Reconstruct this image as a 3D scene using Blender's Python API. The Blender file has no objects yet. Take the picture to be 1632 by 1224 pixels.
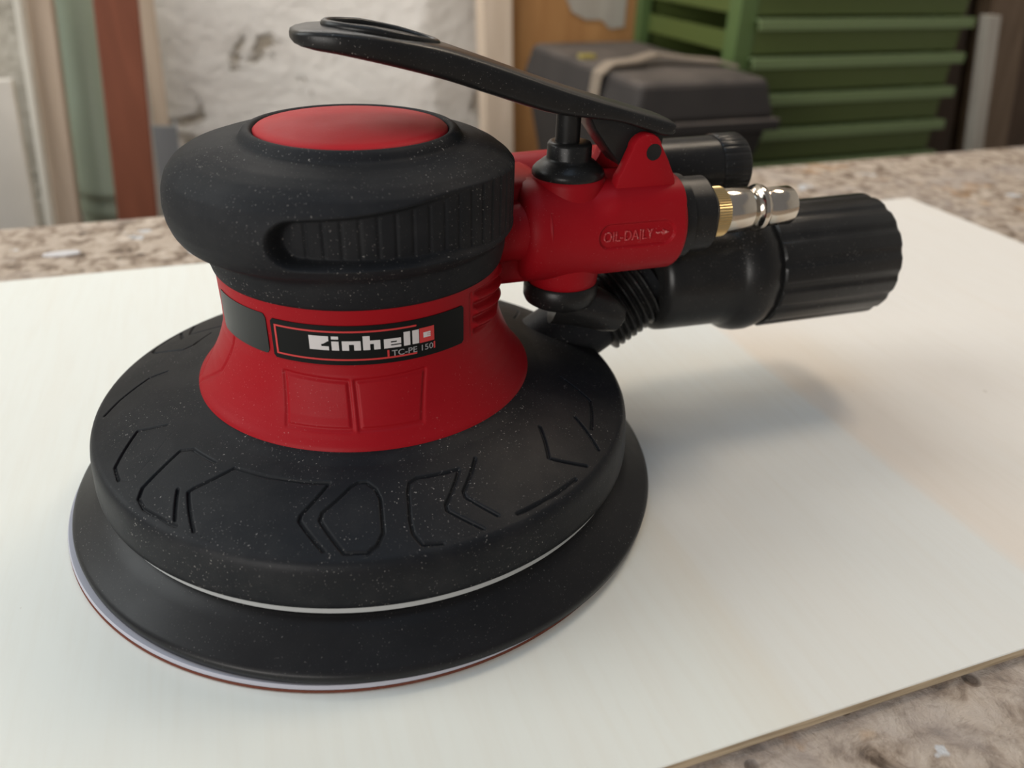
import bpy, bmesh, math, random
import numpy as np
from mathutils import Matrix, Vector

random.seed(7); rng = np.random.default_rng(7)
S = 0.001                       # everything below is written in millimetres
R = math.radians
scene = bpy.context.scene
col = scene.collection

# ------------------------------------------------------------------ camera
cd = bpy.data.cameras.new('camera'); cam = bpy.data.objects.new('camera', cd); col.objects.link(cam)
pit, rol = R(30.53), R(2.03)
fw = Vector((0, math.cos(pit), -math.sin(pit))); up0 = Vector((0, math.sin(pit), math.cos(pit))); rt0 = Vector((1, 0, 0))
rt = rt0 * math.cos(rol) + up0 * math.sin(rol); up = up0 * math.cos(rol) - rt0 * math.sin(rol)
M = Matrix.Identity(4)
for i in range(3):
    M[i][0], M[i][1], M[i][2] = rt[i], up[i], -fw[i]
M.translation = Vector((37.16, -177.32, 132.8)) * S
cam.matrix_world = M
cd.sensor_width = 36; cd.sensor_fit = 'HORIZONTAL'; cd.lens = 1257 / 1632 * 36
cd.clip_start = 0.005; cd.clip_end = 30
cd.dof.use_dof = True; cd.dof.focus_distance = 0.178; cd.dof.aperture_fstop = 13
scene.camera = cam

# ------------------------------------------------------------------ world, lights, exposure
w = bpy.data.worlds.new('world'); scene.world = w; w.use_nodes = True
w.node_tree.nodes['Background'].inputs[0].default_value = (0.98, 0.97, 1.0, 1)
w.node_tree.nodes['Background'].inputs[1].default_value = 0.17

def area(name, loc, target, sx, sy, power, color):
    l = bpy.data.lights.new(name, 'AREA'); l.shape = 'RECTANGLE'; l.size = sx; l.size_y = sy
    l.energy = power; l.color = color
    o = bpy.data.objects.new(name, l); col.objects.link(o); o.location = loc
    o.rotation_euler = (Vector(target) - Vector(loc)).to_track_quat('-Z', 'Y').to_euler()
    return o
area('window_light_side', (-1.25, 0.12, 0.95), (0.1, 0.1, 0), 1.0, 1.0, 12.5, (0.95, 1.0, 1.0))
area('window_light_front', (-0.95, -1.75, 0.42), (0.1, 0.6, -0.05), 1.3, 0.7, 23, (1.0, 0.96, 0.91))
area('wall_fill_light', (-0.22, 0.62, 0.62), (-0.19, 0.72, 0.0), 0.7, 0.2, 2.5, (1.0, 0.97, 0.93))  # added fill with no known source, brightens the back wall
area('skylight', (-0.1, -0.2, 1.9), (0.0, 0.05, 0), 0.9, 0.5, 4.0, (0.55, 0.76, 1.0))
area('room_lamp', (0.50, 0.60, 1.15), (0.1, 0.1, 0), 0.3, 0.3, 4, (1.0, 0.84, 0.66))

vs = scene.view_settings
vs.view_transform = 'Standard'; vs.look = 'None'; vs.gamma = 1; vs.exposure = 0.13
vs.use_curve_mapping = False

# ------------------------------------------------------------------ materials
class NT:
    def __init__(s, name):
        s.m = bpy.data.materials.new(name); s.m.use_nodes = True
        s.t = s.m.node_tree; s.b = s.t.nodes['Principled BSDF']; s.tc = s.t.nodes.new('ShaderNodeTexCoord')
    def n(s, typ, ins=None, **kw):
        nd = s.t.nodes.new(typ)
        for k, v in kw.items(): setattr(nd, k, v)
        for k, v in (ins or {}).items(): s.set(nd.inputs[k], v)
        return nd
    def set(s, inp, v):
        if isinstance(v, bpy.types.NodeSocket): s.t.links.new(v, inp)
        else: inp.default_value = v
    def coord(s, scale=(1, 1, 1), rot=(0, 0, 0), loc=(0, 0, 0)):
        return s.n('ShaderNodeMapping', {'Vector': s.tc.outputs['Object'], 'Scale': scale, 'Rotation': rot, 'Location': loc}).outputs[0]
    def noise(s, scale, detail=3, rough=.5, vec=None, dist=0):
        return s.n('ShaderNodeTexNoise', {'Vector': vec or s.tc.outputs['Object'], 'Scale': scale, 'Detail': detail, 'Roughness': rough, 'Distortion': dist}).outputs[0]
    def ramp(s, fac, stops, interp='LINEAR'):
        r = s.n('ShaderNodeValToRGB', {'Fac': fac}); e = r.color_ramp; e.interpolation = interp
        while len(e.elements) < len(stops): e.elements.new(.5)
        for el, (p, c) in zip(e.elements, stops):
            el.position = p; el.color = (c, c, c, 1) if isinstance(c, (int, float)) else (*c, 1)
        return r.outputs[0]
    def mix(s, fac, a, b, mode='MIX'):
        m = s.n('ShaderNodeMix', data_type='RGBA', blend_type=mode)
        s.set(m.inputs[0], fac); 
        for i, v in ((6, a), (7, b)):
            s.set(m.inputs[i], (*v, 1) if isinstance(v, tuple) and len(v) == 3 else v)
        return m.outputs[2]
    def math(s, op, a, b=0.0):
        m = s.n('ShaderNodeMath', operation=op); s.set(m.inputs[0], a); s.set(m.inputs[1], b); return m.outputs[0]
    def bump(s, h, strength=.3, dist=.0005):
        s.set(s.b.inputs['Normal'], s.n('ShaderNodeBump', {'Height': h, 'Strength': strength, 'Distance': dist}).outputs[0])
    def done(s, color=None, rough=None, metal=None, spec=None):
        if color is not None: s.set(s.b.inputs['Base Color'], (*color, 1) if isinstance(color, tuple) and len(color) == 3 else color)
        if rough is not None: s.set(s.b.inputs['Roughness'], rough)
        if metal is not None: s.set(s.b.inputs['Metallic'], metal)
        if spec is not None: s.set(s.b.inputs['Specular IOR Level'], spec)
        return s.m

def plain(name, c, rough=.5, metal=0, spec=.5):
    t = NT(name); v = t.noise(300, 3)
    return t.done(t.mix(t.math('MULTIPLY', v, .25), c, tuple(x * .75 for x in c)), rough, metal, spec)

def plastic(name, c, rough, dust=.25, dustcol=(.5, .47, .44), grain=.12, spec=.5, speck=.665):
    """moulded plastic with fine texture and loose sanding-dust specks"""
    t = NT(name)
    sp = t.ramp(t.noise(2100, 2, .6), [(speck, 0), (speck + .07, 1)])
    patch = t.ramp(t.noise(60, 4, .6), [(.42, .06), (.72, 1)])
    film = t.math('MULTIPLY', t.ramp(t.noise(90, 5, .65), [(.45, 0), (.8, 1)]), dust * .04)
    f = t.math('ADD', t.math('MULTIPLY', t.math('MULTIPLY', sp, patch), dust * 2.2), film)
    t.bump(t.noise(2600, 2), grain, .00012)
    return t.done(t.mix(f, c, dustcol), t.math('ADD', t.math('MULTIPLY', patch, .1), rough), 0, spec)

RUB = plastic('black_rubber', (.011, .012, .014), .6, .45, spec=.16)
HOODM = plastic('black_hood', (.010, .011, .013), .45, .5, spec=.15, grain=.2)
BLK = plastic('black_plastic', (.012, .012, .012), .30, .3, spec=.25)
PAD = plastic('black_pad', (.010, .010, .011), .34, .2, spec=.22, grain=.08)
RED = plastic('red_plastic', (.30, .005, .010), .44, .22, dustcol=(.62, .28, .27), spec=.13)
DISC = plastic('red_cap', (.42, .014, .02), .5, .1, dustcol=(.7, .36, .33), spec=.16)
LBL = plain('label_black', (.006, .007, .007), .5, 0, .15)
LBLG = plain('label_grey', (.012, .014, .014), .35, 0, .35)
WHT = plain('print_white', (.62, .60, .60), .5)
PRED = plain('print_red', (.55, .035, .035), .45)
PGREY = plain('print_grey', (.30, .30, .31), .5)
GASK = plain('gasket_white', (.42, .43, .43), .4)
VEL = plastic('velcro_grey', (.42, .42, .47), .9, .1, spec=.2)
GRIT = plastic('grit_brown', (.13, .04, .025), .9, .3, spec=.2)
def metal():
    t = NT('nickel_plated_brass'); v = t.noise(500, 3)
    return t.done(t.mix(v, (.62, .55, .46), (.70, .64, .56)), .14, 1.0)
MET = metal()
BRASS = plain('brass_knurl', (.80, .60, .30), .3, 1.0)
STEEL = plain('steel_rod', (.18, .18, .18), .3, 1.0)

def ply_mat():
    t = NT('plywood')
    v = t.coord()
    sx = t.n('ShaderNodeSeparateXYZ', {'Vector': v})
    wob = t.math('MULTIPLY', t.math('SUBTRACT', t.noise(14, 2, vec=t.coord((1, .3, 1))), .5), .012)
    x = t.math('ADD', sx.outputs[0], wob)
    sn = t.math('DIVIDE', t.math('ADD', x, .3), .65)
    def P(mm): return (mm / 1000 + .3) / .65
    base = t.ramp(sn, [(P(-60), (.80, .81, .75)), (P(50), (.79, .79, .72)), (P(64.5), (.77, .735, .645)), (P(66.5), (.78, .765, .70)), (P(139), (.77, .765, .72)), (P(143), (.80, .72, .63)), (P(175), (.80, .75, .68)), (P(240), (.82, .78, .72))])
    grain = t.noise(1, 5, .6, vec=t.coord((420, 28, 60)))
    grain2 = t.noise(1, 3, .5, vec=t.coord((70, 9, 20)))
    c = t.mix(t.math('MULTIPLY', t.ramp(grain, [(.45, 0), (.75, 1)]), .10), base, (.62, .52, .38))
    c = t.mix(t.math('MULTIPLY', t.ramp(grain2, [(.5, 0), (.75, 1)]), .09), c, (.74, .60, .46))
    fl = t.ramp(t.noise(1, 2, vec=t.coord((330, 130, 50))), [(.765, 0), (.79, 1)])
    c = t.mix(t.math('MULTIPLY', fl, .45), c, (.30, .24, .17))
    t.bump(grain, .15, .0002)
    return t.done(c, .62, 0, .3)
PLY = ply_mat()
def ply_edge():
    t = NT('plywood_edge')
    z = t.noise(1, 3, vec=t.coord((60, 60, 900)))
    return t.done(t.ramp(z, [(.35, (.30, .23, .15)), (.65, (.52, .42, .29))]), .85, 0, .2)
PLYE = ply_edge()

def bench_mat():
    t = NT('worn_bench')
    a = t.noise(105, 8, .66, dist=.5); b = t.noise(22, 5, .6); f = t.noise(260, 5, .7, vec=t.coord((.5, 1.3, 1)))
    c = t.ramp(a, [(.33, (.10, .07, .05)), (.43, (.29, .22, .165)), (.52, (.48, .39, .31)), (.68, (.64, .55, .46))])
    c = t.mix(t.math('MULTIPLY', t.ramp(b, [(.5, 0), (.62, 1)]), .6), c, (.43, .37, .33))
    c = t.mix(t.math('MULTIPLY', t.ramp(f, [(.55, 0), (.75, 1)]), .5), c, (.14, .10, .07))
    o1 = t.ramp(t.noise(30, 4, .55, vec=t.coord(loc=(.31, .12, 0))), [(.64, 0), (.68, 1)])
    c = t.mix(t.math('MULTIPLY', o1, .5), c, (.45, .26, .12))
    wp = t.ramp(t.noise(42, 4, .55, vec=t.coord(loc=(.77, .4, 0))), [(.675, 0), (.69, 1)])
    c = t.mix(t.math('MULTIPLY', wp, .8), c, (.62, .64, .66))
    pit = t.ramp(t.n('ShaderNodeTexVoronoi', {'Vector': t.tc.outputs['Object'], 'Scale': 60.0}).outputs[0], [(.06, 1), (.12, 0)])
    c = t.mix(t.math('MULTIPLY', pit, .75), c, (.06, .04, .03))
    t.bump(t.math('SUBTRACT', t.math('ADD', a, t.math('MULTIPLY', f, .4)), pit), .8, .0022)
    return t.done(c, .8, 0, .25)
BENCH = bench_mat()

def wood(name, c1, c2, rough=.6, sc=(60, 60, 5), spec=.3):
    t = NT(name)
    g = t.noise(1, 5, .6, vec=t.coord(sc), dist=.6)
    t.bump(g, .2, .0006)
    return t.done(t.ramp(g, [(.3, c1), (.7, c2)]), rough, 0, spec)
W_BEIGE = wood('beige_wood', (.56, .44, .33), (.68, .55, .43))
W_PALE = wood('pale_edge', (.70, .66, .57), (.78, .74, .64))
W_GREY = wood('grey_board', (.66, .61, .54), (.75, .70, .63), sc=(9, 9, 7))
W_RED = wood('red_brown_wood', (.19, .062, .034), (.27, .09, .05), rough=.5)
W_ORANGE = wood('orange_brown_wood', (.36, .17, .062), (.48, .25, .095))
W_DARK = wood('dark_brown_wood', (.05, .03, .018), (.10, .06, .036))
W_MID = wood('mid_brown_wood', (.13, .085, .052), (.19, .13, .085))
W_STRIP = wood('off_white_strip', (.36, .32, .27), (.44, .40, .34))
GREY_MET = plain('grey_metal', (.34, .36, .38), .5, .2)
PIPE = plain('green_pvc', (.30, .35, .26), .45)
GREEN = plastic('green_enamel', (.085, .115, .026), .5, .3, dustcol=(.4, .38, .32))
GREENS = plastic('green_shell', (.085, .135, .04), .5, .3, dustcol=(.4, .38, .32))
LIPM = plastic('green_lip', (.15, .20, .085), .5, .5, dustcol=(.42, .42, .36))
def case_mat():
    t = NT('dusty_black_plastic')
    nz = t.n('ShaderNodeSeparateXYZ', {'Vector': t.n('ShaderNodeNewGeometry').outputs['Normal']}).outputs[2]
    d = t.math('MULTIPLY', t.ramp(nz, [(.2, .06), (.9, .55)]), t.ramp(t.noise(25, 4), [(.3, .4), (.7, 1)]))
    return t.done(t.mix(d, (.028, .025, .024), (.20, .165, .14)), .7, 0, .25)
CASE = case_mat()
STRAP = plain('dusty_strap', (.25, .20, .15), .9)
YEL = plain('yellow_plastic', (.30, .24, .06), .5)

def wall_mat():
    t = NT('old_plaster')
    a = t.noise(7, 6, .6, dist=.3); f = t.noise(70, 5, .65)
    course = t.noise(1, 3, .5, vec=t.coord((5, 5, 26)))
    c = t.ramp(course, [(.3, (.78, .73, .67)), (.7, (.87, .83, .77))])
    sp = t.ramp(t.noise(13, 5, .6, dist=.5), [(.63, 0), (.67, 1)])
    c = t.mix(t.math('MULTIPLY', sp, .8), c, t.ramp(f, [(.35, (.22, .17, .11)), (.65, (.40, .33, .24))]))
    sx = t.n('ShaderNodeSeparateXYZ', {'Vector': t.tc.outputs['Object']}).outputs[0]
    xx = t.math('ADD', sx, t.math('MULTIPLY', t.math('SUBTRACT', a, .5), .12))
    left = t.ramp(t.math('MULTIPLY', t.math('ADD', xx, .5), 1.0), [(.37, 1), (.40, 0)])
    c = t.mix(left, c, t.ramp(t.noise(45, 6, .7), [(.3, (.36, .32, .26)), (.7, (.64, .59, .51))]))
    rightp = t.ramp(t.math('ADD', xx, .5), [(.775, 0), (.785, 1)])
    c = t.mix(t.math('MULTIPLY', rightp, .55), c, (.42, .37, .31))
    t.bump(t.math('SUBTRACT', t.math('ADD', a, t.math('MULTIPLY', f, .3)), t.math('MULTIPLY', sp, .5)), .8, .012)
    return t.done(c, .9, 0, .15)
WALL = wall_mat()
def floor_mat():
    t = NT('concrete'); a = t.noise(6, 7, .65)
    return t.done(t.ramp(a, [(.3, (.16, .15, .14)), (.7, (.26, .25, .23))]), .85)
FLOOR = floor_mat()

# ------------------------------------------------------------------ builders
def link(o, parent=None):
    col.objects.link(o)
    if parent is not None: o.parent = parent
    return o
def mesh(name, V, F, mat, parent=None, smooth=True, sharp=38, mats=None, midx=None):
    me = bpy.data.meshes.new(name)
    V = np.asarray(V, float) * S
    me.from_pydata(V.tolist(), [], F); me.validate(); me.update()
    bm = bmesh.new(); bm.from_mesh(me); bmesh.ops.recalc_face_normals(bm, faces=bm.faces); bm.to_mesh(me); bm.free()
    if mats:
        for m in mats: me.materials.append(m)
        if midx is not None: me.polygons.foreach_set('material_index', midx)
    else: me.materials.append(mat)
    if smooth:
        me.shade_smooth(); me.set_sharp_from_angle(angle=R(sharp))
    return link(bpy.data.objects.new(name, me), parent)
def grid_faces(rows, n, closed=True):
    i = np.arange(rows - 1)[:, None]; j = np.arange(n if closed else n - 1)[None, :]
    j2 = (j + 1) % n
    a = i * n + j; b = i * n + j2
    return np.stack([a, b, b + n, a + n], -1).reshape(-1, 4).tolist()
def revolve(prof, n=96, caps=True):
    """prof: list of (r, h) -> verts around z; returns V, F"""
    p = np.array(prof, float); th = np.linspace(0, 2 * math.pi, n, endpoint=False)
    V = np.stack([p[:, :1] * np.cos(th), p[:, :1] * np.sin(th), np.repeat(p[:, 1:2], n, 1)], -1).reshape(-1, 3)
    F = grid_faces(len(p), n)
    if caps:
        F.append(list(range(n))[::-1]); F.append([(len(p) - 1) * n + k for k in range(n)])
    return V, F
def frame_to(a, b):
    d = Vector(b) - Vector(a); q = d.to_track_quat('Z', 'Y'); return np.array(q.to_matrix()), np.array(a, float), d.length
def along(prof, a, b, n=96, caps=True):
    """revolved profile (r, t) with t measured in mm from a towards b"""
    V, F = revolve(prof, n, caps); m, o, L = frame_to(a, b)
    return V @ m.T + o, F
def join(*parts):
    V = []; F = []; k = 0
    for v, f in parts:
        V.append(np.asarray(v, float)); F += [[i + k for i in q] for q in f]; k += len(v)
    return np.concatenate(V), F
def box(c, s, bev=0, rot=None, seg=2):
    bm = bmesh.new(); bmesh.ops.create_cube(bm, size=1)
    for v in bm.verts: v.co = Vector((v.co.x * s[0], v.co.y * s[1], v.co.z * s[2]))
    if bev: bmesh.ops.bevel(bm, geom=bm.edges[:], offset=bev, segments=seg, affect='EDGES', profile=.5)
    V = np.array([v.co[:] for v in bm.verts]); bm.verts.index_update()
    F = [[v.index for v in f.verts] for f in bm.faces]; bm.free()
    if rot is not None: V = V @ np.array(rot).T
    return V + np.array(c, float), F
def prism(poly, y0, y1, bev=0):
    """polygon in the x-z plane extruded along y"""
    bm = bmesh.new(); vs_ = [bm.verts.new((x, y0, z)) for x, z in poly]
    f = bm.faces.new(vs_); r = bmesh.ops.extrude_face_region(bm, geom=[f])
    for v in [g for g in r['geom'] if isinstance(g, bmesh.types.BMVert)]: v.co.y = y1
    if bev:
        ed = [e for e in bm.edges if abs(e.verts[0].co.y - e.verts[1].co.y) < 1e-6]
        bmesh.ops.bevel(bm, geom=ed, offset=bev, segments=2, affect='EDGES', profile=.5)
    bm.verts.index_update(); V = np.array([v.co[:] for v in bm.verts]); F = [[v.index for v in g.verts] for g in bm.faces]; bm.free()
    return V, F
def tubepath(pts, r, n=10, closed=False):
    P = np.array(pts, float); k = len(P); V = []
    for i in range(k):
        a = P[(i - 1) % k] if (closed or i) else P[i]; b = P[(i + 1) % k] if (closed or i < k - 1) else P[i]
        d = b - a; d /= np.linalg.norm(d); u = np.cross(d, [0, 0, 1.0])
        if np.linalg.norm(u) < 1e-3: u = np.cross(d, [0, 1.0, 0])
        u /= np.linalg.norm(u); v = np.cross(u, d)
        rr = r[i] if hasattr(r, '__len__') else r
        for j in range(n):
            t = 2 * math.pi * j / n; V.append(P[i] + rr * (math.cos(t) * u + math.sin(t) * v))
    F = grid_faces(k, n)
    if closed: F += [[(k - 1) * n + j, (k - 1) * n + (j + 1) % n, (j + 1) % n, j] for j in range(n)]
    else: F += [list(range(n))[::-1], [(k - 1) * n + j for j in range(n)]]
    return np.array(V), F
def empty(name, loc=(0, 0, 0), rz=0, label=None, cat=None, group=None):
    o = bpy.data.objects.new(name, None); o.empty_display_size = .02
    o.location = Vector(loc) * S; o.rotation_euler = (0, 0, rz); link(o)
    return tag(o, label, cat, group)
def tag(o, label=None, cat=None, group=None, kind=None):
    for k, v in (('label', label), ('category', cat), ('group', group), ('kind', kind)):
        if v: o[k] = v
    return o
def smoothstep(x): x = np.clip(x, 0, 1); return x * x * (3 - 2 * x)
def seg_dist(A, Bc, polys):
    """distance of every grid point (A, Bc in mm) to a set of polylines"""
    d = np.full(A.shape, 1e9)
    for pl in polys:
        for (x0, y0), (x1, y1) in zip(pl[:-1], pl[1:]):
            dx, dy = x1 - x0, y1 - y0; L = dx * dx + dy * dy + 1e-12
            t = np.clip(((A - x0) * dx + (Bc - y0) * dy) / L, 0, 1)
            d = np.minimum(d, np.hypot(A - x0 - t * dx, Bc - y0 - t * dy))
    return d

# ------------------------------------------------------------------ setting (frame turned 21.8 degrees, along the bench)
BA = R(21.8)
E1 = np.array([math.cos(BA), math.sin(BA), 0]); E2 = np.array([-math.sin(BA), math.cos(BA), 0])
def B(a, d, z=0): return tuple(E1 * a + E2 * d + np.array([0, 0, z]))
FLOORZ = -850.0
def setting(name, VF, mat, loc, kind='structure', **k):
    o = mesh(name, *VF, mat, None, **k); o.location = Vector(loc) * S; o.rotation_euler = (0, 0, BA)
    return tag(o, kind=kind)
setting('wall_back', box((0, 0, 0), (4200, 120, 2600), 0), WALL, B(500, 980, FLOORZ + 1300))
bpy.data.objects['wall_back'].location = Vector(B(0, 980, FLOORZ + 1300)) * S
setting('floor', box((0, 0, 0), (4200, 3600, 60), 0), FLOOR, B(0, -760, FLOORZ - 30))

setting('wall_right', box((0, 0, 0), (120, 3400, 2600), 0), WALL, B(1960, -780, FLOORZ + 1300))

# workbench
bench = empty('workbench', B(150, 0, FLOORZ), BA, 'worn wooden workbench with a stained and pitted top', 'workbench')
BT = -3.2
top = box((0, -150, BT - FLOORZ - 22), (1900, 798, 44), 2.0, seg=1)
mesh('worktop', *top, BENCH, bench, smooth=False)
for sx in (-850, 850):
    for sy in (-480, 190):
        mesh('leg', *box((sx, sy, (BT - FLOORZ - 44) / 2), (80, 80, BT - FLOORZ - 44), 3), W_MID, bench, smooth=False)
for sy in (-480, 190):
    mesh('rail', *box((0, sy, BT - FLOORZ - 44 - 60), (1620, 36, 110), 2), W_MID, bench, smooth=False)

# plywood sheet
PA = R(20.5)
ply = empty('plywood_sheet', (0, 0, 0), PA, 'pale cream plywood sheet lying on the workbench', 'board')
x0, x1, y0, y1, th = -300, 345, -106, 167.5, 3.2
mesh('face_veneer', *box(((x0 + x1) / 2, (y0 + y1) / 2, -.3), (x1 - x0, y1 - y0, .6), .15, seg=1), PLY, ply, smooth=False)
mesh('core', *box(((x0 + x1) / 2, (y0 + y1) / 2, -.6 - (th - .6) / 2), (x1 - x0 - .5, y1 - y0 - .5, th - .6)), PLYE, ply, smooth=False)

# ------------------------------------------------------------------ the sander
PSI = R(20)
sander = empty('air_sander', (0, 0, 0), PSI, 'red and black pneumatic orbital sander with a round pad and long black lever', 'sander')
def part(name, VF, mat, parent=sander, **k): return mesh(name, VF[0], VF[1], mat, parent, **k)

# sanding disc and pad (pad sits a little off the body axis, as an orbital pad does)
o = part('sanding_disc', revolve([(74.6, 0.05), (74.8, .4), (74.6, .8)], 180), GRIT, sharp=60); o.location = Vector((-1.9, .3, 0)) * S
o['label'] = 'thin brown abrasive disc'
vl = part('velcro_backing', revolve([(74.5, .8), (74.7, 1.4), (74.4, 2.0)], 180), VEL, parent=o, sharp=60)
vl['label'] = 'grey velcro layer'
pad = part('backing_pad', revolve([(70, 2.0), (74.3, 2.0), (74.8, 2.5), (75.0, 4.1), (74.7, 4.8), (74.0, 5.2), (69, 9.4), (66.5, 11.2), (64, 12.3), (55, 12.6)], 240), PAD)
part('seal_ring', revolve([(60, 12.4), (65.6, 12.4), (66.3, 13.0), (66.4, 15.3), (60, 15.4)], 200), GASK)['label'] = 'white seal ring under the hood'

# hood with engraved chevrons
def hood():
    n = 2000
    prof = [(36, 34.2), (40.5, 34.2), (42.5, 33.6)]
    dense = np.linspace(44.4, 65.3, 112)
    prof += [(r, 32.9 - .0065 * (r - 44.4) ** 2 * .55 - (r - 44.4) * .245) for r in dense]
    zt = prof[-1][1]
    prof += [(65.9, zt - .35), (66.4, zt - .95), (66.8, zt - 1.9), (67.05, zt - 3.2), (67.3, 20.5), (67.55, 17), (67.5, 15.6), (67.0, 15.0), (66.0, 15.0), (64, 15.6), (60, 17)]
    p = np.array(prof); k0, k1 = 3, 3 + len(dense)
    th = np.linspace(-math.pi, math.pi, n, endpoint=False)
    Rr = np.repeat(p[:, :1], n, 1); Z = np.repeat(p[:, 1:2], n, 1)
    T = np.repeat(th[None, :], len(p), 0)
    lines = [
        [(-132.6, 64.0), (-139.9, 57.5), (-139.4, 56.2), (-134.6, 49.1), (-109.5, 48.7), (-113.9, 56.4), (-113.9, 57.6), (-108.1, 63.6)],
        [(-104.6, 64.0), (-109.9, 57.2), (-109.7, 55.6), (-104.3, 49.6), (-102.6, 48.6), (-100.6, 48.7), (-98.6, 50.4), (-97.6, 53), (-97.6, 60.3), (-98.8, 62.8), (-100.5, 64.2), (-104.6, 64.0)],
        [(-79.6, 64.0), (-84.6, 58.1), (-84.4, 56.8), (-77.8, 49.7), (-88.6, 49.2), (-90.6, 50.0), (-91.4, 52), (-92.3, 58.6), (-92.2, 61.5), (-91.0, 64.0), (-87.5, 64.6)],
        [(-72.2, 48.5), (-79.6, 55.0), (-79.8, 56.4), (-75.7, 62.5)], [(-72, 63.8), (-56, 64.2)],
        [(-140.6, 49.5), (-149.5, 49.6), (-151.9, 51.4), (-149.9, 61.6), (-148.2, 63.6), (-145.4, 64.4), (-136.6, 64.2)], [(-142.6, 58.0), (-137.6, 63.4)],
        [(-164.6, 50.2), (-168.5, 56.0), (-160.6, 63.0), (-156.4, 63.8)],
        [(-48.9, 50.2), (-56.2, 57.0), (-55.2, 58.5), (-51, 63.8)], [(-38.2, 55.5), (-44.6, 63.6)], [(-21.2, 49.4), (-28.2, 57.5), (-39.4, 59.9)],
    ]
    lines += [[(-a, r) for a, r in pl] for pl in lines if min(a for a, r in pl) > -155]
    lines += [[(165.6, 50.6), (166.5, 54.8), (173.6, 60.7), (178, 63.5)]]
    faint = [[(-132.6, 64.0), (-128, 64.8), (-112, 64.9), (-108.1, 63.6)], [(-87.5, 64.6), (-82, 64.6), (-79.6, 64.0)], [(-156.4, 63.8), (-153.6, 62), (-156, 56), (-160, 50.4)]]
    sub = slice(k0, k1); disp = np.zeros_like(Z)
    td = np.degrees(T[sub]); rr = Rr[sub]
    dmin = np.full(td.shape, 1e9)
    for pl in lines + faint:
        aref = pl[0][0]
        q = [(R(((a - aref + 180) % 360) - 180) * 56, r) for a, r in pl]
        A = np.radians(((td - aref + 180) % 360) - 180) * 56
        cols = np.where(np.abs(A[0]) < 45)[0]
        dd = seg_dist(A[:, cols], rr[:, cols], [q])
        if pl in faint: dd = dd + .34
        dmin[:, cols] = np.minimum(dmin[:, cols], dd)
    disp[sub] = -.6 * (1 - smoothstep((dmin - .1) / .34))
    Z = Z + disp
    V = np.stack([Rr * np.cos(T), Rr * np.sin(T), Z], -1).reshape(-1, 3)
    return V, grid_faces(len(p), n)
part('hood', hood(), HOODM, sharp=60)

# red neck and flare with moulded panels
def neck():
    n = 900
    prof = [(30, 63.9), (33.0, 63.9)]
    def fr(z): return float(np.interp(z, [34.4, 35.2, 36, 37.5, 40, 43, 46, 48.5, 50.5, 54, 64], [40.9, 40.3, 39.6, 38.5, 36.9, 35.4, 34.2, 33.4, 33.05, 32.9, 33.1]))
    zs = np.linspace(63.5, 35.0, 130)
    prof += [(fr(z), z) for z in zs] + [(40.95, 34.4), (41.05, 33.4), (38, 33.3)]
    p = np.array(prof); k0, k1 = 2, 2 + len(zs)
    T = np.repeat(np.linspace(-math.pi, math.pi, n, endpoint=False)[None, :], len(p), 0)
    Rr = np.repeat(p[:, :1], n, 1); Z = np.repeat(p[:, 1:2], n, 1)
    td = np.degrees(T[k0:k1]); zz = Z[k0:k1]
    g = np.zeros_like(td)
    for sgn in (1, -1):
        t2 = td * sgn
        A = np.radians(t2) * 36
        rd = lambda a: R(a) * 36
        p1 = [(rd(-130.2), 47.9), (rd(-126.4), 37.8), (rd(-104.6), 37.8), (rd(-105.9), 47.2), (rd(-130.2), 47.9)]
        p2 = [(rd(-103.4), 47.2), (rd(-102.2), 37.8), (rd(-82), 37.8), (rd(-77.3), 47.9), (rd(-103.4), 47.2)]
        p3 = [(rd(-159.4), 50.3), (rd(-161), 47), (rd(-165), 41.2), (rd(-177.8), 35.2)]
        p4 = [(rd(-54), 61.5), (rd(-53.4), 51.5)]
        d = seg_dist(A, zz, [p1, p2, p3]); g -= .35 * (1 - smoothstep((d - .1) / .55))
        d = seg_dist(A, zz, [p4]); g -= .22 * (1 - smoothstep((d - .1) / .6))
        # grip ribs towards the valve
        inr = smoothstep((t2 + 53) / 3) * smoothstep((-8 - t2) / 3) * smoothstep((zz - 51) / 1) * smoothstep((62 - zz) / 1)
        g += inr * (.75 * np.sin((zz + 0.10 * (t2 + 53)) * 2 * math.pi / 3.3))
    Rr[k0:k1] += g
    V = np.stack([Rr * np.cos(T), Rr * np.sin(T), Z], -1).reshape(-1, 3)
    return V, grid_faces(len(p), n)
part('neck_shell', neck(), RED, sharp=50)

# curved labels
def cyl_patch(t0, t1, z0, z1, r0, r1, nx=64, rc=0):
    V = []; 
    ts = np.linspace(R(t0), R(t1), nx)
    for r, (za, zb) in ((r0, (z0, z1)), (r1, (z0, z1))):
        for z in (za, zb):
            for i, t in enumerate(ts):
                e = min(i, nx - 1 - i) * abs(ts[1] - ts[0]) * r
                c = 0
                if rc and e < rc: c = rc - math.sqrt(max(0, rc * rc - (rc - e) ** 2))
                V.append((r * math.cos(t), r * math.sin(t), z + (c if z == za else -c)))
    F = []
    n = nx
    for i in range(n - 1):
        F += [[2 * n + i, 2 * n + i + 1, 3 * n + i + 1, 3 * n + i], [i, n + i, n + i + 1, i + 1], [n + i, 3 * n + i, 3 * n + i + 1, n + i + 1], [i, i + 1, 2 * n + i + 1, 2 * n + i]]
    F += [[0, 2 * n, 3 * n, n], [n - 1, 2 * n - 1, 4 * n - 1, 3 * n - 1]]
    return V, F
name_plate = part('name_plate', cyl_patch(-134.2, -58.6, 50.9, 60.0, 32.6, 33.25, 80, .6), LBL); name_plate['label'] = 'black name plate with white lettering'
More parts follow.
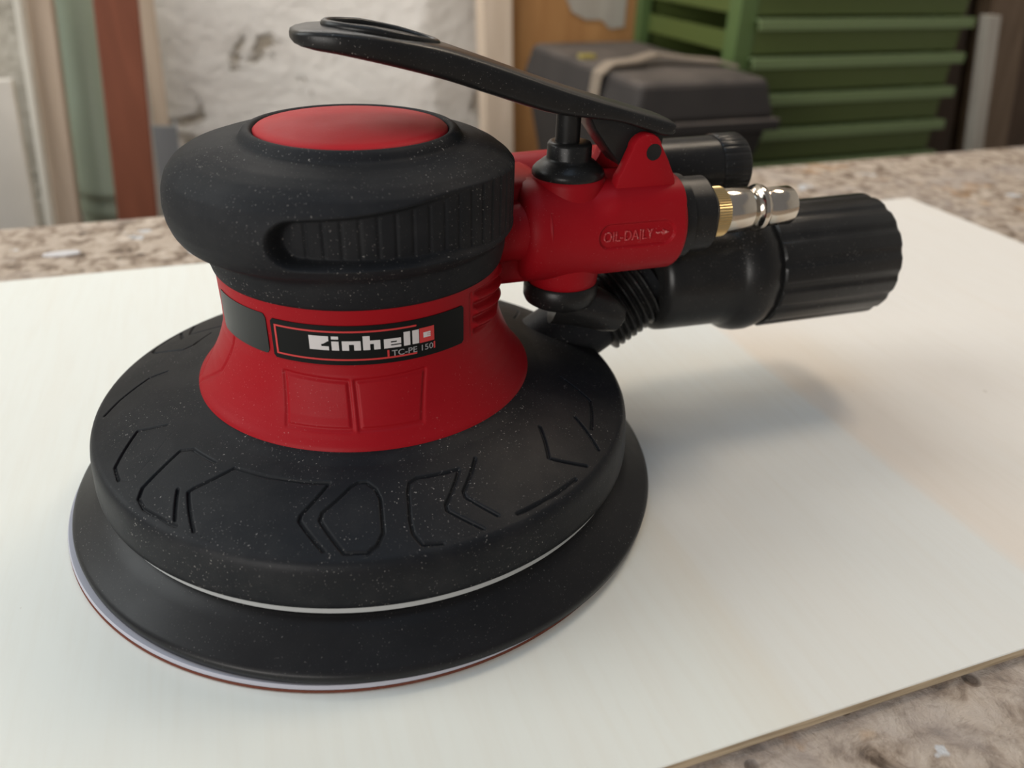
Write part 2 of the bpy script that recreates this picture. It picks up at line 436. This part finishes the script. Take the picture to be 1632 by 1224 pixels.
rp = part('rating_plate', cyl_patch(-168, -136.4, 51.2, 60.6, 32.6, 33.2, 40, 1.0), LBLG); rp['label'] = 'plain dark plate beside the lettering'
def red_frame():
    r0, r1, t = 33.2, 33.33, .38
    return join(cyl_patch(-132.6, -80, 58.5, 58.5 + t, r0, r1, 60), cyl_patch(-132.6, -80, 52.0, 52.0 + t, r0, r1, 60), cyl_patch(-132.6, -131.8, 52.0, 58.5 + t, r0, r1, 4))
part('frame_line', red_frame(), PRED, parent=name_plate, smooth=False)
U = 22.9 / 1003
def glyph_rects(rects, tris=()):
    V = []; F = []
    for x0_, y0_, x1_, y1_ in rects:
        m = max(2, int((x1_ - x0_) * U / .4) + 1)
        for y in (y0_, y1_):
            for x in np.linspace(x0_, x1_, m): V.append((x * U, y * U))
        k = len(V) - 2 * m
        F += [[k + i, k + i + 1, k + m + i + 1, k + m + i] for i in range(m - 1)]
    for t in tris:
        k = len(V); V += [(x * U, y * U) for x, y in t]; F.append(list(range(k, k + len(t))))
    return V, F
def on_neck(VF, th0, zb, r=33.36):
    V, F = VF
    return [(r * math.cos(R(th0) + u / 33), r * math.sin(R(th0) + u / 33), zb + v) for u, v in V], F
rects = [(0, 0, 112, 142), (112, 92, 180, 142), (112, 0, 180, 40),                                  # E
         (205, 0, 270, 92), (205, 112, 270, 142),                                                 # i
         (298, 0, 360, 95), (360, 60, 465, 95), (405, 0, 465, 60),                                # n
         (485, 0, 548, 142), (548, 60, 640, 95), (582, 0, 640, 60),                               # h
         (672, 0, 735, 95), (735, 68, 830, 95), (735, 0, 830, 24), (735, 36, 830, 54), (790, 54, 830, 68),   # e
         (855, 0, 917, 142), (938, 0, 1003, 142)]                                                 # l l
part('lettering', on_neck(glyph_rects(rects, [[(112, 92), (112, 60), (130, 64), (172, 92)]]), -118.9, 54.45), WHT, parent=name_plate, smooth=False)['label'] = 'white brand lettering'
sq = part('logo_square', on_neck(glyph_rects([(0, 0, 152, 152)]), -78.9, 54.35, 33.34), PRED, parent=name_plate, smooth=False)
part('logo_mark', on_neck(glyph_rects([(38, 50, 76, 104), (76, 50, 112, 66), (76, 70, 112, 84), (76, 88, 112, 104)]), -78.9, 54.35, 33.40), WHT, parent=name_plate, smooth=False)
part('tick_marks', on_neck(glyph_rects([(0, 0, 18, 72), (452, 0, 470, 72)]), -91.2, 52.35), PRED, parent=name_plate, smooth=False)

def text_verts(body, size, bold=0.0):
    cu = bpy.data.curves.new('t', 'FONT'); cu.body = body; cu.size = size; cu.offset = bold; cu.resolution_u = 4
    ob = bpy.data.objects.new('t', cu); col.objects.link(ob)
    dg = bpy.context.evaluated_depsgraph_get(); dg.update()
    me = ob.evaluated_get(dg).to_mesh()
    V = [v.co[:] for v in me.vertices]; F = [list(p.vertices) for p in me.polygons]
    ob.evaluated_get(dg).to_mesh_clear(); bpy.data.objects.remove(ob); bpy.data.curves.remove(cu)
    return np.array(V), F
V, F = text_verts('TC-PE 150', 2.0, .02)
wd = V[:, 0].max() - V[:, 0].min(); V[:, 0] = (V[:, 0] - V[:, 0].min()) * 9.3 / wd; V[:, 1] *= 1.35 / max(1e-6, V[:, 1].max())
part('model_lettering', on_neck(([(a, b) for a, b, _ in V], F), -89.6, 52.5, 33.38), PGREY, parent=name_plate, smooth=False)['label'] = 'small grey model lettering'

# rubber palm grip
def head():
    n = 720
    # profile as (r, z) for the side; r is scaled towards the front
    pr_ = np.array([(21.0, 91.5), (21.5, 92.6), (22.2, 92.9), (23.2, 92.6), (23.9, 91.7), (24.3, 90.9), (25.2, 90.6), (28, 90.3), (31, 89.7), (34, 88.5), (36.3, 86.9), (38, 84.8), (39.0, 82.2), (39.4, 79.3), (39.2, 76.5), (38.5, 74.2), (37.5, 72.5), (36.2, 71.2), (35.1, 70.6), (34.6, 70.0), (34.4, 69.0), (34.2, 66.5), (33.6, 63.7), (33.0, 63.2), (30, 63.2)], float)
    # resample densely
    d = np.r_[0, np.cumsum(np.hypot(*np.diff(pr_, axis=0).T))]
    s = np.unique(np.r_[np.linspace(0, d[5], 16), np.linspace(d[5], d[18], 150), np.linspace(d[18], d[-1], 26)])
    def cr(s_, y):   # smooth interpolation
        from numpy import interp
        y1 = interp(s_, d, y); y2 = interp(s_ - .35, d, y); y3 = interp(s_ + .35, d, y)
        return (y1 + y2 + y3) / 3
    pr2, pz2 = cr(s, pr_[:, 0]), cr(s, pr_[:, 1])
    T = np.repeat(np.linspace(-math.pi, math.pi, n, endpoint=False)[None, :], len(s), 0)
    Rr = np.repeat(pr2[:, None], n, 1); Z = np.repeat(pz2[:, None], n, 1)
    front = np.clip(-np.cos(T), 0, 1) ** 1.3; rear = np.clip(np.cos(T), 0, 1) ** 1.5
    wgt = smoothstep((Rr - 27) / 9) * smoothstep((Z - 68.5) / 4)
    Rr = Rr + wgt * (2.0 * front - 1.2 * rear)
    # front belly hangs a little lower
    Z = Z - front * smoothstep((86 - Z) / 10) * smoothstep((Z - 64) / 4) * .7
    # finger recess with ribs
    td = np.degrees(T); at = np.abs(td)
    zhi = np.interp(at, [0, 40, 67, 85, 100, 124], [88.6, 88.3, 87.2, 85.6, 84.6, 83.6]); zlo = np.interp(at, [0, 50, 70, 124], [71.6, 72.0, 73.6, 74.2])
    zc = (zhi + zlo) / 2; hh = (zhi - zlo) / 2
    ex = np.maximum(0, (at - 124) * R(1) * 38 + hh)            # arc distance past the rounded end centre
    sd = np.hypot(ex, np.abs(Z - zc)) - hh
    sd = np.where(ex > 0, sd, np.abs(Z - zc) - hh)
    m = smoothstep((-sd + .2) / 1.6)
    floor_r = 35.6 + .5 * rear
    ph = (at / 5.6) % 1.0
    rib = smoothstep((-sd - .8) / 1.2) * .32 * (1 - smoothstep((np.abs(ph - .5) - .02) / .12)) * smoothstep((122 - at) / 4)
    Rr = Rr * (1 - m) + np.minimum(Rr, floor_r) * m - rib * (Rr > 30)
    V = np.stack([Rr * np.cos(T), Rr * np.sin(T), Z], -1).reshape(-1, 3)
    return V, grid_faces(len(s), n)
part('palm_grip', head(), RUB, sharp=70)['label'] = 'black rubber palm grip with ribbed finger recess'
part('top_cap', revolve([(21.0, 91.4), (21.1, 92.3), (20.6, 92.75), (18, 93.15), (14, 93.6), (9, 93.95), (4, 94.1), (.3, 94.12)], 160), DISC, sharp=60)['label'] = 'round red cap on the grip'

# valve block -------------------------------------------------------
VZ = 65.2; VR = 13.0
def barrel():
    xs = np.r_[38.0, 38.0, 38.3, 39.0, 40.2, 42.0, np.linspace(43, 80, 170), 80.7, 81.1, 81.1]
    rs = np.r_[2.0, 8.5, 10.3, 11.6, 12.5, 12.95, np.full(170, VR), 12.8, 12.3, 2.0]
    n = 420; ph = np.linspace(0, 2 * math.pi, n, endpoint=False)
    X = np.repeat(xs[:, None], n, 1); Rr = np.repeat(rs[:, None], n, 1); P = np.repeat(ph[None, :], len(xs), 0)
    # phi = 0 looks towards -y, turning upwards
    A = (np.degrees(P) - 4 + 180) % 360 - 180; A = np.radians(A) * VR
    ex = np.maximum(0, np.abs(X - 66.8) - 7.3)
    sd = np.hypot(ex, A) - 3.1
    Rr = Rr - .7 * smoothstep((-sd + .25) / .5) * (Rr > 12.5)
    pq = np.degrees(P); ph2 = smoothstep((X - 55) / 7) * smoothstep((pq - 8) / 30) * smoothstep((172 - pq) / 30) * smoothstep((80.9 - X) / 1.2)
    Rr = Rr * (1 + ph2 * ((np.abs(np.cos(P)) ** 3.4 + np.abs(np.sin(P)) ** 3.4) ** (-1 / 3.4) - 1))
    Y = -Rr * np.cos(P); Zz = VZ + Rr * np.sin(P)
    V = np.stack([X, Y, Zz], -1).reshape(-1, 3)
    F = grid_faces(len(xs), n); F.append(list(range(n))); F.append([(len(xs) - 1) * n + k for k in range(n)])
    return V, F
vb = part('valve_barrel', barrel(), RED, sharp=50)
V, F = text_verts('OIL-DAILY', 3.0)
wd = V[:, 0].max() - V[:, 0].min(); V[:, 0] = (V[:, 0] - V[:, 0].min()) * 13.6 / wd; V[:, 1] *= 2.6 / V[:, 1].max()
ax = np.array([(14.3, 1.15), (16.2, 1.15), (16.2, .6), (18.0, 1.35), (16.2, 2.1), (16.2, 1.55), (14.3, 1.55)])
T2 = [(a, b) for a, b, _ in V] + [tuple(q) for q in ax]; F2 = F + [[len(V) + i for i in range(7)]]
def on_barrel(pts, x0_, a0, r): return [(x0_ + u, -r * math.cos(R(a0) + (v - 1.3) / 13), VZ + r * math.sin(R(a0) + (v - 1.3) / 13)) for u, v in pts]
nv = len(T2)
def extr(pts, faces, x0_, a0, r0, r1):
    from collections import Counter
    n_ = len(pts); V = on_barrel(pts, x0_, a0, r1) + on_barrel(pts, x0_, a0, r0)
    F = [list(f) for f in faces]
    cnt = Counter(); ed = {}
    for f in faces:
        for a, b in zip(f, f[1:] + f[:1]): cnt[frozenset((a, b))] += 1; ed[frozenset((a, b))] = (a, b)
    for k, c in cnt.items():
        if c == 1: a, b = ed[k]; F.append([b, a, a + n_, b + n_])
    return V, F
REDW = plastic('red_worn', (.40, .03, .035), .5, .6, dustcol=(.62, .3, .28), spec=.25, speck=.55)
part('embossed_lettering', extr(T2, F2, 57.6, 4, 12.2, 12.68), REDW, parent=vb, smooth=False)['label'] = 'raised red lettering in an oval recess'
part('valve_boss', along([(2, 0), (8.6, 0), (9.2, .5), (9.4, 2), (9.4, 27), (9.0, 28.4), (8, 29), (2, 29)], (52.5, 0, 50.2), (52.5, 0, 90)), RED, parent=vb, sharp=50)
part('bridge', join(along([(7.5, 0), (7.2, 6), (7.6, 10), (9.5, 14)], (30, -3.5, 66.5), (60, -3.5, 66.5)), box((37, 8, 66), (22, 22, 24), 3), box((34, -1, 57), (20, 8, 9), 2)), RED, sharp=50)
part('far_barrel', along([(2, 0), (6.5, 0), (8.6, 1.2), (9.4, 4), (9.6, 50), (9.2, 51), (2, 51)], (38, 22, 68.8), (90, 22, 70.5)), RED, sharp=50)
# hinge ears
def ear(y, w_):
    c = [(60.4, 72), (61.8, 79.5), (62.8, 81.2), (64.9, 86.2)]
    arc = [(68.9 + 4.2 * math.cos(R(a)), 85.5 + 4.2 * math.sin(R(a))) for a in np.linspace(158, 15, 9)]
    c = c + arc + [(75.2, 83.0), (77.6, 78.5), (78.6, 72)]
    return prism(c, y - w_ / 2, y + w_ / 2, .7)
for y in (-7.2, 7.2):
    e = part('hinge_ear', ear(y, 3.6), RED, sharp=40)
    part('pivot_hole', along([(.4, 0), (1.95, 0), (2.0, 3.78), (1.5, 3.78), (1.3, 3.74), (.05, 3.74)], (70.6, y + (1.9 if y < 0 else -1.9), 85.3), (70.6, y * 3, 85.3), 32), BLK, parent=e, sharp=30)

# lever
def lever():
    K = [(-11.2, 111.5, 110.4, 2.0), (-10.8, 112.0, 109.9, 4.4), (-9.6, 112.4, 109.4, 6.6), (-7, 112.7, 108.8, 8.8), (-3, 112.8, 108.2, 10.4), (4, 112.3, 106.7, 11.2), (12, 111.0, 104.7, 10.7), (20, 109.2, 102.5, 9.8), (30, 106.0, 99.2, 9.0), (40, 102.6, 95.9, 8.7), (46, 100.6, 94.3, 8.6), (54, 98.1, 93.2, 8.5), (62, 95.8, 92.2, 8.4), (70, 93.6, 89.6, 8.2), (73, 92.7, 88.5, 8.1), (75.8, 91.9, 88.3, 8.0), (76.6, 91.5, 88.9, 7.7)]
    K = np.array(K); xs = np.r_[K[:5, 0], np.linspace(-1, 74.6, 60), K[-2:, 0]]
    # smooth interpolation
    def it(c):
        y = np.interp(xs, K[:, 0], K[:, c]); ya = np.interp(xs - 2.5, K[:, 0], K[:, c]); yb = np.interp(xs + 2.5, K[:, 0], K[:, c])
        return np.where((xs > 1) & (xs < 71), (y + ya + yb) / 3, y)
    zt, zb, hw = it(1), it(2), it(3)
    n = 40; V = []
    for x, t, b_, h in zip(xs, zt, zb, hw):
        for j in range(n):
            a = 2 * math.pi * j / n; ca, sa = math.cos(a), math.sin(a)
            y = h * np.sign(ca) * abs(ca) ** .34; hz = (t - b_) / 2
            z = (t + b_) / 2 + hz * np.sign(sa) * abs(sa) ** .42
            if sa > 0: z += .25 * (1 - (y / h) ** 2)
            V.append((x, y, z))
    F = grid_faces(len(xs), n); F.append(list(range(n))); F.append([(len(xs) - 1) * n + k for k in range(n)])
    return V, F
lv = part('trigger_lever', lever(), BLK, sharp=60); lv['label'] = 'long black trigger lever with an oval ring near its tip'
def ztop(x): return float(np.interp(x, [-9.6, -7, -3, 4, 12, 20, 30], [112.4, 112.7, 112.8, 112.2, 110.7, 108.7, 105.3])) + .15
part('oval_ring', tubepath([(7.6 + 11.6 * math.cos(a), 8.0 * math.sin(a), ztop(7.6 + 11.6 * math.cos(a)) + .15) for a in np.linspace(0, 2 * math.pi, 72, endpoint=False)], .95, 10, True), BLK, parent=lv)
part('lever_fork', prism([(54.5, 94.2), (56.5, 90.5), (60.5, 85.5), (64.5, 81.0), (71.5, 80.6), (74.8, 84.5), (75.2, 90.2), (66, 93)], -5.2, 5.2, .6), BLK, parent=lv, sharp=40)
# plunger
part('plunger', along([(3.0, 0), (3.0, 16)], (51.6, 0, 80), (51.6, 0, 100), 40), BLK)
part('collar', along([(3, 0), (8.9, 0), (9.1, .5), (8.9, 1.4), (8.2, 2.2), (7.2, 3.0), (6.5, 3.6), (5.7, 4.0), (5.5, 4.5), (5.45, 7.4), (5.1, 8.0), (4.4, 8.2), (2.5, 8.2)], (52.3, 0, 78.6), (52.3, 0, 100), 64), BLK, sharp=45)
# regulator under the valve
rg = part('regulator_knob', along([(3, 0), (8.2, 0), (9.4, .8), (9.9, 2), (9.9, 5.6), (9.4, 6.2), (3, 6.2)], (52.3, 0, 44.6), (52.3, 0, 60), 64), BLK, sharp=45)
part('thumb_tab', join(tubepath([(51, 0, 45.5), (56, -1.5, 44.2), (61, -3, 42.6), (65, -4, 40.8), (68.2, -4.6, 39.2), (69.6, -4.9, 38.5)], [7.2, 6.4, 5.8, 5.2, 3.8, 1.0], 24)), BLK, parent=rg)

# air inlet ----------------------------------------------------------
def cap_ring():
    n = 60; V = []
    prof = [(3, 0), (11.2, 0), (11.2, 3.4), (10.4, 3.6), (10.4, 10.2), (9.6, 11.2), (3, 11.2)]
    for i, (r, t) in enumerate(prof):
        for j in range(n):
            a = 2 * math.pi * j / n; rr = r
            if i in (3, 4, 5): rr = r * (1 - .05 * (0.5 + .5 * math.cos(6 * a)))
            V.append((81 + t, -rr * math.cos(a), 65.4 + rr * math.sin(a)))
    F = grid_faces(len(prof), n); F.append(list(range(n))); F.append([(len(prof) - 1) * n + k for k in range(n)])
    return V, F
part('inlet_nut', cap_ring(), BLK, sharp=30)
npl = part('air_nipple', along([(2, 0), (7.4, 0), (7.6, .4), (7.3, 1.2), (6.3, 2.6), (6.0, 3.0), (6.0, 5.5), (6.15, 5.8), (6.2, 13.8), (5.8, 14.6), (5.1, 15.3), (5.0, 16.3), (5.4, 16.8), (6.3, 17.3), (6.55, 18.2), (6.3, 19.1), (5.6, 19.6), (5.0, 20.0), (4.95, 20.6), (5.3, 21.2), (5.35, 28.1), (5.0, 28.7), (4.2, 28.8), (3.6, 28.3), (3.5, 20)], (91.6, 0, 65.6), (130, 0, 65.8), 96, True), MET, sharp=40)
npl['label'] = 'shiny metal plug-in air nipple'
def knurl():
    n = 120; V = []
    for t, r in ((2.4, 6.0), (2.5, 6.6), (6.3, 6.6), (6.6, 6.15)):
        for j in range(n):
            a = 2 * math.pi * j / n; rr = r + (.14 if j % 2 else -.1) * (r > 6.5)
            V.append((91.6 + t, -rr * math.cos(a), 65.6 + rr * math.sin(a)))
    return V, grid_faces(4, n)
part('knurled_ring', knurl(), BRASS, parent=npl, sharp=25)['label'] = 'brass-coloured knurled ring'

# muffler beside the inlet
def ridged(prof, a, b, k, amp, lo, hi, n=None, sharp_w=.25):
    n = n or k * 10
    V, F = revolve(prof, n); V = np.array(V)
    rr = np.hypot(V[:, 0], V[:, 1]); th = np.arctan2(V[:, 1], V[:, 0])
    ph = (th / (2 * math.pi) * k) % 1.0
    g = np.where((V[:, 2] >= lo) & (V[:, 2] <= hi), amp * smoothstep((np.abs(ph - .5) - (.5 - sharp_w)) / sharp_w), 0)
    sc = np.where(rr > 6, (rr - g) / np.maximum(rr, 1e-6), 1); V[:, 0] *= sc; V[:, 1] *= sc
    m, o_, L = frame_to(a, b)
    return V @ m.T + o_, F
mf = part('muffler', along([(2, 0), (9.2, 0), (9.2, 22), (2, 22)], (87, 22, 70.9), (130, 22, 71.3), 72), BLK, sharp=40)
part('muffler_cap', ridged([(2, 0), (9.4, 0), (9.7, .5), (9.7, 8), (9.0, 9.0), (8.6, 9.1), (2, 9.1)], (107, 22, 71.1), (140, 22, 71.4), 28, .18, .4, 8.2), BLK, parent=mf, sharp=40)

# dust extraction: spigot on the hood, bellows, swivel adapter
part('dust_spigot', along([(11, -16), (10.6, 14), (10.2, 34), (9.8, 42)], (50, 13, 20.5), (92, 15, 44.5), 72), HOODM, sharp=40)
bp_ = []
for k in range(8):
    t = k * 2.1; bp_ += [(10.9, t), (12.2, t + .5), (12.3, t + 1.0), (11.0, t + 1.6)]
part('bellows', along([(8, -.2)] + bp_ + [(9, 17)], (69.5, 13.9, 31.3), (92, 15, 44.2), 64), BLK, sharp=50)
TY, TZ = 15.0, 41.3
ad = part('dust_adapter', along([(2, 0), (13.2, 0), (15.0, .8), (15.9, 2.4), (16.1, 5), (16.4, 20), (16.6, 24), (17.4, 25.0), (18.6, 26.6), (19.2, 29), (19.3, 31.5), (18.8, 34), (18.0, 36), (17.4, 37.2), (17.2, 38), (2, 38)], (85.5, TY, TZ), (200, TY, TZ), 120), BLK, sharp=50)
part('hose_cuff', ridged([(14.5, 0), (18.4, 0), (19.0, .5), (19.4, 41.0), (18.9, 42.2), (17.9, 42.8), (16.2, 42.8), (15.8, 41.6), (15.6, 20)], (122.5, TY, TZ), (200, TY, TZ + .3), 16, .5, .5, 42.4, 384, .3), BLK, parent=ad, sharp=35)

# ------------------------------------------------------------------ things behind the bench
def slab(name, a_top, a_bot, z_top, z_bot, d, width, thick, mat, label, cat, zt, lean=0, group=None, bev=1.5):
    """board leaning in the plane of the wall: centre line through (a_top,z_top) and (a_bot,z_bot), from the floor to zt"""
    sl = (a_top - a_bot) / (z_top - z_bot)
    a0 = a_bot + sl * (FLOORZ - z_bot); a1 = a_bot + sl * (zt - z_bot)
    V, F = box((0, 0, 0), (width, thick, 1), 0)
    V = np.array(V); hi = V[:, 2] > 0
    H = zt - FLOORZ
    V[:, 2] = np.where(hi, H, 0); V[:, 0] += np.where(hi, a1 - a0, 0); V[:, 1] += np.where(hi, lean, 0)
    o = mesh(name, V, F, mat, None, smooth=False)
    o.location = Vector(B(a0, d, FLOORZ)) * S; o.rotation_euler = (0, 0, BA)
    bv = o.modifiers.new('bevel', 'BEVEL'); bv.width = bev * S; bv.segments = 2
    return tag(o, label, cat, group)
slab('panel_board', -246, -260, -31, -191, 800, 86, 10, W_GREY, 'pale grey-beige panel leaning at the far side of the narrow board', 'board', -24)
nb = slab('narrow_board', -159.5, -184, 50, -174, 797, 23, 34, W_BEIGE, 'narrow beige board with a pale edge leaning beside the green pipe', 'board', 118)
slab('edge_strip', -174.2, -199, 50, -174, 768, 6.5, 16, W_PALE, 'thin pale wooden strip leaning against the narrow beige board', 'strip', 118)
slab('plank', -89, -111.5, 50, -174, 770, 41, 22, W_RED, 'reddish brown wooden plank leaning in front of the green pipe', 'plank', 118)
slab('batten', -65.5, -73, 44, -90, 880, 17, 18, W_BEIGE, 'slim beige batten standing behind the red-brown plank', 'batten', 90)
# grey metal angle
# (stands on the floor)
V, F = join(box((0, 0, (-86 - FLOORZ) / 2), (27, 3, -86 - FLOORZ), .4), box((12, 14, (-86 - FLOORZ) / 2), (3, 28, -86 - FLOORZ), .4))
o = mesh('metal_angle', V, F, GREY_MET, None, smooth=False); o.location = Vector(B(-112, 845, FLOORZ)) * S; o.rotation_euler = (0, R(3.2), BA)
tag(o, 'grey metal angle bar standing by the red-brown plank', 'angle bar')
# green pipe with a socket
pa0 = Vector(B(-139, 856, -190)); pt = Vector(B(-128, 864, 44))
dirp = (pt - pa0); dirp /= dirp.z
base = pa0 + dirp * (FLOORZ + 190); tip = pa0 + dirp * (170 + 190)
pr0 = [(37, 0), (37, 12)]
L = (tip - base).length
def tz(z): return (z - FLOORZ) / (tip.z - base.z) * L
prof = [(35, 0), (37.5, 0), (37.5, tz(-184)), (39.8, tz(-182)), (40.2, tz(-176)), (38.4, tz(-172)), (38.4, tz(-164)), (40.6, tz(-161)), (40.8, tz(-154)), (37.6, tz(-149)), (37.5, L), (35, L), (34.5, L - 40)]
pv, pf = along(prof, tuple(base), tuple(tip), 72, True)
pe = mesh('drain_pipe', np.array(pv) - np.array(base), pf, PIPE, None, sharp=35); pe.location = base * S
tag(pe, 'sage green plastic drain pipe with a double ridge, leaning on the wall', 'pipe')
slab('upright_post', 345, 352, 41, -118, 872, 40, 30, W_BEIGE, 'beige upright post between white wall and orange-brown panel', 'post', 700)
slab('wide_panel', 470, 481, 43, -141, 905, 200, 14, W_ORANGE, 'wide orange-brown wooden panel behind the black toolbox', 'panel', 600)
# torn paper / plaster patch on the panel
poly = [(-32, 60), (-30, 22), (-20, 4), (2, -6), (26, -6), (40, -18), (62, -16), (62, 60)]
V, F = prism(poly, -1, 1); o = mesh('paper_scrap', V, F, W_STRIP, None, smooth=False); o.location = Vector(B(487, 896.9, 22)) * S; o.rotation_euler = (0, 0, BA)
tag(o, 'torn whitish paper stuck on the orange-brown panel', 'paper')
slab('strip_board', 921, 966, 45, -127, 626, 20, 16, W_STRIP, 'narrow off-white strip standing beside the green cabinet', 'strip', 47)
slab('brown_board', 1012, 1062, 58, -148, 690, 70, 25, W_MID, 'mid-brown board standing behind the off-white strip', 'board', 500)
slab('dark_board', 1120, 1163, 58, -148, 760, 150, 25, W_DARK, 'wide dark brown board next to the mid-brown board', 'board', 540)

slab('gap_shade_panel', 1110, 1130, 58, -148, 900, 380, 14, W_DARK, 'added dark panel standing in for the shaded gap beside the green cabinet', 'panel', 480)  # added dark sheet, its colour gives the gap beside the cabinet its shade

# green drawer cabinet
CX0, CX1, CD0, CD1 = 556, 908, 640, 888
CW, CDp = CX1 - CX0, CD1 - CD0
cab = empty('drawer_cabinet', B(CX0, CD0, FLOORZ), BA, 'tall green metal cabinet of shallow drawers with pale ledges', 'cabinet')
CH = 1060
def cpart(name, boxes, mat, parent=cab, bev=1): return mesh(name, *join(*[box(c, s, bev) for c, s in boxes]), mat, parent, smooth=False)
cpart('frame_post', [((12, 12, CH / 2), (24, 24, CH))], GREENS)
for c in ((12, CDp - 8, CH / 2), (CW - 24, 40, CH / 2), (CW - 9, CDp - 8, CH / 2)): cpart('frame_post', [(c, (18 if c[0] > 20 else 16, 16 if c[1] > 20 else 24, CH))], GREENS)
cpart('back_panel', [((CW / 2, CDp - 2, CH / 2), (CW - 20, 3, CH))], GREEN)
cpart('top_panel', [((CW / 2, CDp / 2, CH + 2), (CW, CDp, 4))], GREENS)
cpart('side_panel', [((CW - 3, CDp / 2, CH / 2), (3, CDp - 30, CH - 4))], GREEN)
PITCH = 41.6; z_first = 41 - FLOORZ     # ledge heights above the floor: ..., 41, -0.6, -42
zs_ = sorted(z_first + PITCH * k for k in range(-20, 5) if 12 < z_first + PITCH * k < CH - 12)
proto = None
for k, z in enumerate(zs_):
    if proto is None:
        tray = join(box((CW / 2 + 2, 3, -20), (CW - 30, 3, 32), .5), box((17, CDp / 2, -26), (2, CDp - 40, 22)), box((CW - 17, CDp / 2, -26), (2, CDp - 40, 22)), box((CW / 2, CDp / 2, -36.5), (CW - 34, CDp - 40, 2)))
        d_ = mesh('drawer', *tray, GREEN, cab, smooth=False); d_.location = Vector((0, 0, z)) * S
        lp = mesh('ledge', *join(box(((CW - 26) / 2, -7, -5.5), (CW - 26, 3, 12), 1), box(((CW - 26) / 2, -1, -1), (CW - 26, 14, 3), 1)), LIPM, d_, smooth=False)
        lp.location = Vector((22, -1, 2)) * S
        proto = (d_, lp)
    else:
        a = proto[0].copy(); col.objects.link(a); a.parent = cab; a.location = Vector((0, 0, z)) * S
        b = proto[1].copy(); col.objects.link(b); b.parent = a

# stool with the black toolbox
tb_c = 450
st = empty('stool', B(tb_c, 669, FLOORZ), BA, 'plain wooden stool carrying the black toolbox', 'stool')
ZT = -172
mesh('seat', *box((0, 0, ZT - FLOORZ - 14), (210, 320, 28), 3), W_MID, st, smooth=False)
for sx in (-80, 80):
    for sy in (-130, 130): mesh('leg', *box((sx, sy, (ZT - FLOORZ - 28) / 2), (34, 34, ZT - FLOORZ - 28), 2), W_MID, st, smooth=False)
tbx = empty('toolbox', B(tb_c, 669, ZT), BA, 'dusty black plastic toolbox behind the workbench beside the green cabinet', 'toolbox')
def taper(w0, d0, w1, d1, z0, z1, bev):
    V, F = box((0, 0, .5), (1, 1, 1), 0); V = np.array(V); hi = V[:, 2] > .5
    V[:, 0] *= np.where(hi, w1, w0); V[:, 1] *= np.where(hi, d1, d0); V[:, 2] = np.where(hi, z1, z0)
    return V, F
def beveled(o, wd_):
    b = o.modifiers.new('bevel', 'BEVEL'); b.width = wd_ * S; b.segments = 3; return o
beveled(mesh('tub', *taper(116, 250, 158, 292, 0, 122, 0), CASE, tbx, smooth=False), 5)
beveled(mesh('rim', *box((0, 0, 127), (178, 306, 12)), CASE, tbx, smooth=False), 2)
beveled(mesh('lid', *taper(170, 298, 150, 280, 132, 172, 0), CASE, tbx, smooth=False), 7)
def strap():
    pts = [(-86, -60, 140), (-84, -62, 166), (-70, -62, 176), (-40, -58, 177.5), (-5, -40, 181), (35, -52, 177), (62, -66, 176), (74, -74, 173)]
    V = []; 
    for x, y, z in pts: V += [(x, y - 11, z), (x, y + 11, z), (x, y + 11, z + 3), (x, y - 11, z + 3)]
    F = grid_faces(len(pts), 4); F += [[0, 1, 2, 3], [(len(pts) - 1) * 4 + k for k in range(4)]]
    return V, F
mesh('carry_strap', *strap(), STRAP, tbx)['label'] = 'dusty tan strap over the lid'
mesh('latch', *box((-62, 10, 174), (18, 12, 5), 1), YEL, tbx, smooth=False)['label'] = 'small yellow latch'

# paint flakes on the bench
for k, (a, d, s_, lb) in enumerate([(-160, 232, 5, 'white paint flake on the bench near the green pipe'), (-98, 205, 7, 'long white paint flake on the bench behind the plywood')]):
    n = 9; th_ = np.linspace(0, 2 * math.pi, n, endpoint=False); rr = s_ * (.7 + .4 * rng.random(n))
    poly = [(r * math.cos(t) * 1.3, r * math.sin(t) * .5) for r, t in zip(rr, th_)]
    V = [(x, y, 0) for x, y in poly] + [(x * .96, y * .96, .7) for x, y in poly]
    F = [list(range(n))[::-1], list(range(n, 2 * n))] + [[i, (i + 1) % n, n + (i + 1) % n, n + i] for i in range(n)]
    o = mesh('paint_flake', V, F, WHT, None, smooth=False); o.location = Vector(B(a, d, BT)) * S; o.rotation_euler = (0, 0, BA)
    tag(o, lb, 'paint flake')
